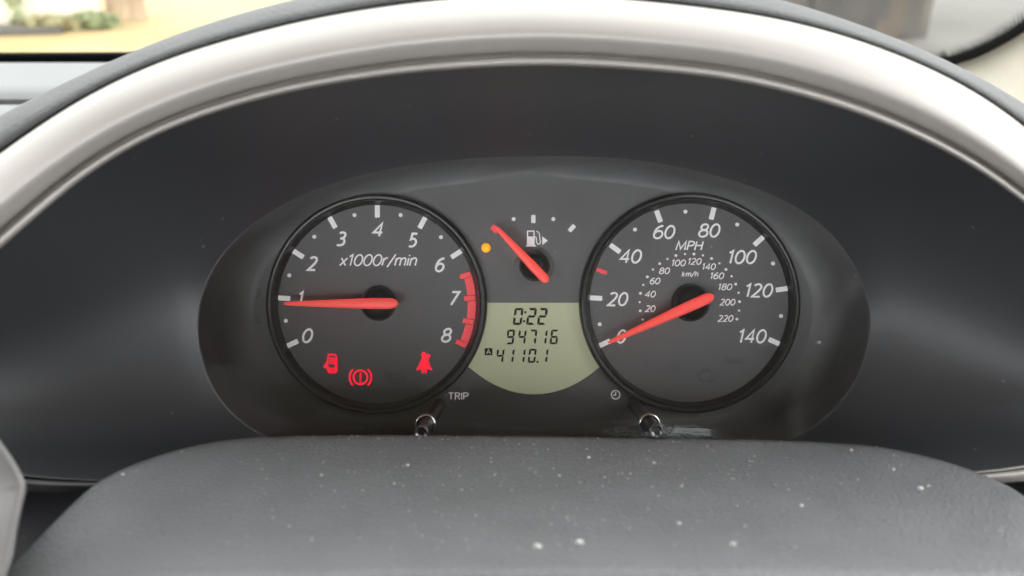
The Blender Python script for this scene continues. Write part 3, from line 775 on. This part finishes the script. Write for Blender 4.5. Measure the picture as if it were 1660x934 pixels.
for dv, dw in ((0.5, 1.4), (1.4, 2.4), (2.6, 2.9), (5, 2.6), (9, 1.5), (30, -4)):
    rows.append([p + Vector((0, -dv, dw)) for p in lastr])
shell = part('cover_shell', MB().grid(rows, flip=True), M_COVER, cover)
# dust
rnd = random.Random(11)
dsp = []
def on_cover(x, t):
    i = min(160, max(0, int((x + 88) / 1896 * 160))); return rows[2 + int(t * nt)][i]
for i in range(650):
    x = rnd.gauss(900, 330); t = rnd.random() ** 1.7 * 0.9
    if 60 < x < 1640: dsp.append(on_cover(x, t) + Vector((rnd.uniform(-5, 5), 0.15, rnd.uniform(0, 2))))
part('dust', specks(dsp, 0.10, 0.36, 5), M_DUST, cover, kind='stuff')
def nearest(px, py):
    best = None
    for r in rows[2:2 + nt + 1]:
        for p in r:
            f = D / (D - p.z) / K
            d = (p.x * f + CX - px) ** 2 + (CY - p.y * f - py) ** 2
            if best is None or d < best[0]: best = (d, p)
    return best[1] + Vector((0, 0.4, 0))
big = [((866, 889), 1.5), ((937, 885), 1.5), ((1488, 790), 1.35), ((1380, 733), 0.9), ((1297, 824), 0.95), ((663, 757), 0.85), ((196, 770), 0.85), ((1058, 749), 0.9), ((1446, 766), 0.8), ((525, 775), 0.7), ((1193, 888), 1.0), ((1096, 853), 0.9), ((1110, 790), 0.7), ((912, 775), 0.7), ((796, 774), 0.6), ((642, 783), 0.6), ((954, 747), 0.8), ((1500, 792), 0.7)]
for (x, y), r in big:
    part('dust_speck', specks([nearest(x, y)], r * 0.85, r * 0.85, int(x)), M_DUST, cover)

# ================================================================== TRIM PIECE AT LOWER LEFT
trim = thing('silver_trim', 'silver grey moulded trim piece with a rounded corner beside the column cover', 'trim', P(0, 800, 150))
outl = [(-120, 560), (-60, 640), (0, 716), (20, 744), (33, 766), (40, 782), (41, 793), (39, 806), (34, 826), (29, 850), (24, 880), (20, 905), (10, 935), (-4, 985), (-14, 1040)]
def inset(k): return [(x - k * (1.0 if y > 780 else 0.85), y + k * (0.35 if y < 790 else 0.05)) for x, y in outl]
rows = []
for k, dw in ((0.0, -62), (-1.0, -26), (0.0, -8), (0.3, -3), (1.5, -0.6), (3, 0), (7.5, 0.2), (9, -0.6), (10.5, -1.8), (14, -2.0), (30, -2.6), (70, -4), (150, -8), (420, -16), (440, -62)):
    rows.append([P(x, y, 185 + dw) for x, y in cr(inset(k), 5)])
M_TRIM = mat('silver grey trim paint', (0.25, 0.24, 0.235), 0.38, metal=0.3, var=0.05, vscale=30, bump=0.03, bscale=3000)
part('trim_shell', MB().grid(rows, flip=True), M_TRIM, trim)

# ================================================================== DASHBOARD
zd = 1.15 - 0.142
yb = 0.80
dash = wthing('dashboard', 'pale grey dashboard top running to the foot of the windscreen', 'dashboard', (-0.3, 0.6, zd))
def sheet(x0, x1, ys, zf, nx=12, thick=0.012):
    top = [[Vector((x0 + (x1 - x0) * i / nx, y, zf(y))) for i in range(nx + 1)] for y in ys]
    mb = MB().grid(top, smooth=True)
    fr_ = [p - Vector((0, 0, thick)) for p in top[0]]; bk_ = [p - Vector((0, 0, thick)) for p in top[-1]]
    mb.grid([fr_, top[0]], smooth=False); mb.grid([top[-1], bk_], smooth=False)
    return mb
yg = 0.142 / math.tan(R_(PITCH) - math.atan((467 - 164) * K / D))
wpart('front_panel', sheet(-1.25, 0.34, [0.52, 0.54, yg - 0.03, yg - 0.012], lambda y: zd), M_DASH, dash)
wpart('vent_slot', sheet(-1.25, 0.34, [yg - 0.02, yg + 0.03], lambda y: zd - 0.012), M_DARK, dash)
wpart('top_panel', sheet(-1.25, 0.34, [yg + 0.006, yg + 0.012, yg + 0.04, yb - 0.07, yb - 0.045, yb - 0.03], lambda y: zd + (0.004 if y > yg + 0.01 else 0.0)), M_DASH, dash)
wpart('gap_blocker', sheet(-1.25, 0.335, [yb - 0.04, yb + 0.03], lambda y: zd - 0.004), M_DARK, dash)  # added strip; stops ground light from reflecting in the edge band
for xr in ((-500, -100, 175), (1575, 1700, 2200)):
    lo = MB().grid([[P(x, y, w) for x in xr] for y, w in ((640, 5), (800, 55), (1150, 60))])
    lo.v = [FM @ (p * 0.001) for p in lo.v]
    wpart('gap_backdrop', lo, M_DARK, dash)  # backdrop sheet; the shade of the void is put into its colour

# ================================================================== WINDSCREEN
p0 = Vector((0, yb, zd + 0.006)); up_ = Vector((0, -0.53, 0.50)).normalized(); nrm = Vector((1, 0, 0)).cross(up_).normalized()
wind = wthing('windscreen', 'clear windscreen with a black edge band and dotted fringe', 'windscreen', (0, yb, zd))
def wp(px, py, lift=0.0): return at_plane(px, py, p0 - nrm * lift, nrm)
inner = [(-500, 89), (-200, 88.5), (0, 88), (220, 87), (500, 86), (900, 86), (1300, 92), (1440, 98), (1510, 100), (1545, 92.5), (1572, 84), (1600, 72), (1632, 55), (1660, 37), (1720, -4), (1800, -65), (1900, -150)]
outer = [(-500, 106), (-200, 105), (0, 103), (220, 102), (500, 102), (900, 102), (1300, 112), (1440, 122), (1525, 111), (1552, 101), (1580, 92), (1606, 80), (1638, 62.5), (1664, 46), (1726, 7), (1808, -54), (1910, -138)]
inn_w = [wp(x, y) for x, y in cr(inner, 6)]; out_w = [wp(x, y) for x, y in cr(outer, 6)]
side = 1 if nrm.y < 0 else -1
tow = nrm * side
gp = MB()
Ltop = [p + up_ * 0.66 for p in inn_w]
ggrid = [[p.lerp(Vector((p.x * 0.98, q.y, q.z)), t) for p, q in zip(inn_w, [Vector((0, 0.27, zd + 0.506))] * len(inn_w))] for t in (0, 0.3, 0.65, 1)]
gp.grid(ggrid)
wpart('pane', gp, M_WIND, wind)
fb = MB(); fb.grid([[p + tow * 0.002 for p in inn_w], [p + tow * 0.002 for p in out_w]], smooth=False)
fb.grid([[p - tow * 0.002 for p in inn_w], [p + tow * 0.002 for p in inn_w]], smooth=False)
wpart('edge_band', fb, M_FRIT, wind)
# dotted fringe
fd = MB()
def fringe(path, rows_, pitch, r0, dirn):
    acc = 0
    for a, b in zip(path, path[1:]):
        seg = (b - a).length; t = (b - a).normalized(); n_ = tow.cross(t).normalized() * dirn
        s = pitch - acc if acc else 0
        while s < seg:
            for k in range(rows_):
                c = a + t * (s + (pitch / 2 if k % 2 else 0)) + n_ * (pitch * (0.25 + 0.62 * k)) + tow * 0.002
                r = r0 * (1 - k / (rows_ + 0.6))
                ax = t; bx = n_
                vs = [c + ax * (r * math.cos(q * math.pi / 3)) + bx * (r * math.sin(q * math.pi / 3)) for q in range(6)]
                fd.add(vs, [tuple(range(6))])
            s += pitch
        acc = (acc + seg) % pitch
vis = [p for p, q in zip(inn_w, cr(inner, 6)) if -40 <= q[0] <= 320 or q[0] >= 1420]
L1 = [p for p in vis if p.x < 0]; L2 = [p for p in vis if p.x > 0]
nt0 = tow.cross((L1[1] - L1[0]).normalized()); dirn = 1 if nt0.z > 0 else -1
fringe(L1, 3, 0.0030, 0.0016, dirn); fringe(L2, 10, 0.0038, 0.0021, dirn)
wpart('dotted_fringe', fd, M_FRIT, wind, kind='stuff')

# ================================================================== PILLAR
pil = wthing('windscreen_pillar', 'cream windscreen pillar trim beyond the right end of the hood', 'pillar trim', out_w[-40])
Aq = [q for q in cr(outer, 6) if q[0] >= 1440]
A = [wp(*q) for q in Aq]
rows = [[p + tow * 0.001 for p in A], [p + tow * 0.004 for p in A]]
for t in (0.05, 0.2, 0.45, 0.75, 1.0):
    row = []
    for q, p in zip(Aq, A):
        d0 = (p - EYE).length
        bx, by = q[0] + 330 * t, q[1] + 330 * t
        row.append(EYE + ray(bx, by) * (d0 * (1 - 0.30 * t ** 1.2) - 0.004))
    rows.append(row)
wpart('pillar_shell', MB().grid(rows), M_CREAM, pil)

# ================================================================== OUTSIDE
M_SAND = mat('sandy ground', (0.32, 0.235, 0.105), 0.9, var=0.18, vscale=1.2, bump=0.3, bscale=30)
M_WALL = mat('cream render', (0.62, 0.55, 0.43), 0.9, var=0.12, vscale=1.5)
M_BARK = mat('brown bark', (0.36, 0.27, 0.18), 0.9, var=0.3, vscale=8, bump=0.5, bscale=20)
M_LEAF = mat('green leaf', (0.22, 0.25, 0.12), 0.7, var=0.35, vscale=12)
M_LEAF2 = mat('olive leaf', (0.28, 0.245, 0.12), 0.7, var=0.35, vscale=12)
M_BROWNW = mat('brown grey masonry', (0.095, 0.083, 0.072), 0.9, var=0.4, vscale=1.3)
M_PALE = mat('pale stone and reflection', (0.082, 0.074, 0.064), 0.9, var=0.15, vscale=1.0)
gr = MB(); gr.add([(-60, -6, 0), (60, -6, 0), (60, 120, 0), (-60, 120, 0)], [(0, 1, 2, 3)])
wpart('ground', gr, M_SAND, kind='structure')
a = at_height(-420, 66, 0); b = at_height(165, 42, 0)
wl_ = wthing('garden_wall', 'sunlit cream rendered wall standing behind the low green plants', 'wall', (a + b) / 2)
dirw = (b - a).normalized(); nw = Vector((-dirw.y, dirw.x, 0))
def slab(a, b, n, th, z0, z1):
    mb = MB(); q = [a, b, b + n * th, a + n * th]
    mb.add([Vector((p.x, p.y, z0)) for p in q] + [Vector((p.x, p.y, z1)) for p in q], [(3, 2, 1, 0), (4, 5, 6, 7), (0, 1, 5, 4), (1, 2, 6, 5), (2, 3, 7, 6), (3, 0, 4, 7)])
    return mb
wpart('wall_body', slab(a, b, nw, 0.2, 0, 1.9), M_WALL, wl_)
wpart('coping', slab(a - nw * 0.04, b - nw * 0.04, nw, 0.28, 1.9, 1.98), M_PALE, wl_)
pa = at_height(-420, 74, 0); pb = at_height(100, 56, 0)
vb = slab(pa - Vector((0, 0, 0)), pb, nw, 0.55, 0.004, 0.05)
wpart('flower_bed_edge', vb, M_PALE, kind='structure')
# tree stems beside the wall
def tree(px, py, h, r, lean, label):
    c = at_height(px, py, 0)
    t = wthing('tree', label, 'tree', c, 'trees by the wall')
    mb = MB(); pr = c - Vector((0, 0, 0.05))
    for i in range(6):
        q = c + Vector((lean * (i + 1) / 6 + random.uniform(-.03, .03), 0, h * (i + 1) / 6))
        mb.tube(pr, q, r * (1 - 0.09 * i), r * (1 - 0.09 * (i + 1)), 12, False); pr = q
    wpart('trunk', mb, M_BARK, t)
    cr_ = MB()
    for i in range(260):
        p = pr + Vector((random.gauss(0, .7), random.gauss(0, .7), random.gauss(0.3, .5)))
        leaf(cr_, p, 0.09)
    wpart('crown', cr_, M_LEAF, t)
def leaf(mb, p, s):
    d = Vector((random.uniform(-1, 1), random.uniform(-1, 1), random.uniform(-.6, 1))).normalized(); q = d.orthogonal().normalized()
    mb.add([p - d * s, p + q * s * .4, p + d * s, p - q * s * .4], [(0, 1, 2, 3)])
tree(196, 33, 2.6, 0.13, 0.10, 'brown tree trunk at the end of the cream wall')
tree(222, 31, 2.4, 0.10, 0.25, 'slimmer leaning tree trunk just right of the thicker one')
def shrub(px, py, w, h, n, m, label):
    c = at_height(px, py, 0)
    t = wthing('garden_shrub', label, 'shrub', c, 'low plants along the wall')
    mb = MB(); st = MB()
    for i in range(n):
        a_ = random.uniform(0, 6.28); rr = random.random() ** .5
        leaf(mb, c + Vector((w * rr * math.cos(a_), 0.6 * w * rr * math.sin(a_), h * random.random() * (1.1 - 0.6 * rr) + 0.04)), 0.05 + 0.03 * random.random())
    for i in range(5):
        a_ = random.uniform(0, 6.28); st.tube(c, c + Vector((w * .5 * math.cos(a_), w * .4 * math.sin(a_), h * .8)), 0.008, 0.004, 6, False)
    wpart('leaf_mass', mb, m, t); wpart('stem', st, M_BARK, t)
shrub(88, 49, 0.24, 0.07, 420, M_LEAF2, 'olive green low plant at the foot of the wall, left of the green one')
shrub(150, 46, 0.24, 0.09, 520, M_LEAF, 'bright green low plant at the foot of the wall, nearest the tree trunks')
shrub(34, 51, 0.05, 0.5, 36, M_LEAF, 'tall thin green plant growing up the cream wall')
shrub(115, 48, 0.14, 0.05, 220, M_LEAF2, 'small olive plant between the two larger low plants')
# right: shaded masonry and a pale sheet coloured as windscreen reflection
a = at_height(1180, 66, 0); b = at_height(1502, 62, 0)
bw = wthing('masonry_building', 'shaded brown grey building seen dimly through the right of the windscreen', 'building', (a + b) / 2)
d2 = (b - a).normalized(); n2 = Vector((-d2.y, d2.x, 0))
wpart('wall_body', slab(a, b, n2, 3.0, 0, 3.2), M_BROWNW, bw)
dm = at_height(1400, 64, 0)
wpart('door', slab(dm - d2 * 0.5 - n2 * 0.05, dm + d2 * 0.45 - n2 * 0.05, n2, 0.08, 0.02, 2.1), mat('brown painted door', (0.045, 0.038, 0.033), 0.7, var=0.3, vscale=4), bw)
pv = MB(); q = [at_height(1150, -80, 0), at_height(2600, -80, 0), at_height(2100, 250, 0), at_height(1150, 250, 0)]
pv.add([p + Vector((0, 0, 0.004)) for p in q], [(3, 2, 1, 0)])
wpart('reflection_sheet', pv, M_PALE, kind='structure')  # added sheet; reflections in the windscreen are put into its pale colour

# ================================================================== CABIN SHELL (keeps out the sky above and behind)
M_LINING = mat('light headlining', (0.34, 0.33, 0.31), 0.9, var=0.05)
M_SEAT = mat('dark seat cloth', (0.05, 0.05, 0.055), 0.9, var=0.2)
def room(name, a, b, m): wpart(name, MB().box(a, b), m, kind='structure')
Z = 1.15
room('seat_back', (-0.27, -0.50, Z - 0.9), (0.27, -0.36, Z - 0.22), M_SEAT)
room('passenger_seat_back', (-0.92, -0.50, Z - 0.9), (-0.42, -0.36, Z - 0.12), M_SEAT)
room('roof_lining', (-1.0, -1.3, Z + 0.37), (0.46, 0.26, Z + 0.40), M_LINING)
room('rear_trim', (-1.0, -1.33, Z - 0.9), (0.46, -1.30, Z - 0.22), M_SEAT)
room('door_trim_right', (0.46, -1.3, Z - 0.9), (0.50, 0.55, Z - 0.17), M_SEAT)
room('door_trim_left', (-1.04, -1.3, Z - 0.9), (-1.0, 0.55, Z + 0.05), M_SEAT)
room('side_light_blocker', (0.462, -1.3, Z - 0.17), (0.498, -0.22, Z + 0.37), M_SEAT)  # unseen panel added to block the side window's reflection in the lens
room('cabin_floor', (-1.0, -1.3, Z - 0.9), (0.46, 0.7, Z - 0.87), M_SEAT)
room('bulkhead', (-1.25, 0.62, Z - 0.9), (0.62, 0.66, zd - 0.05), M_DARK)
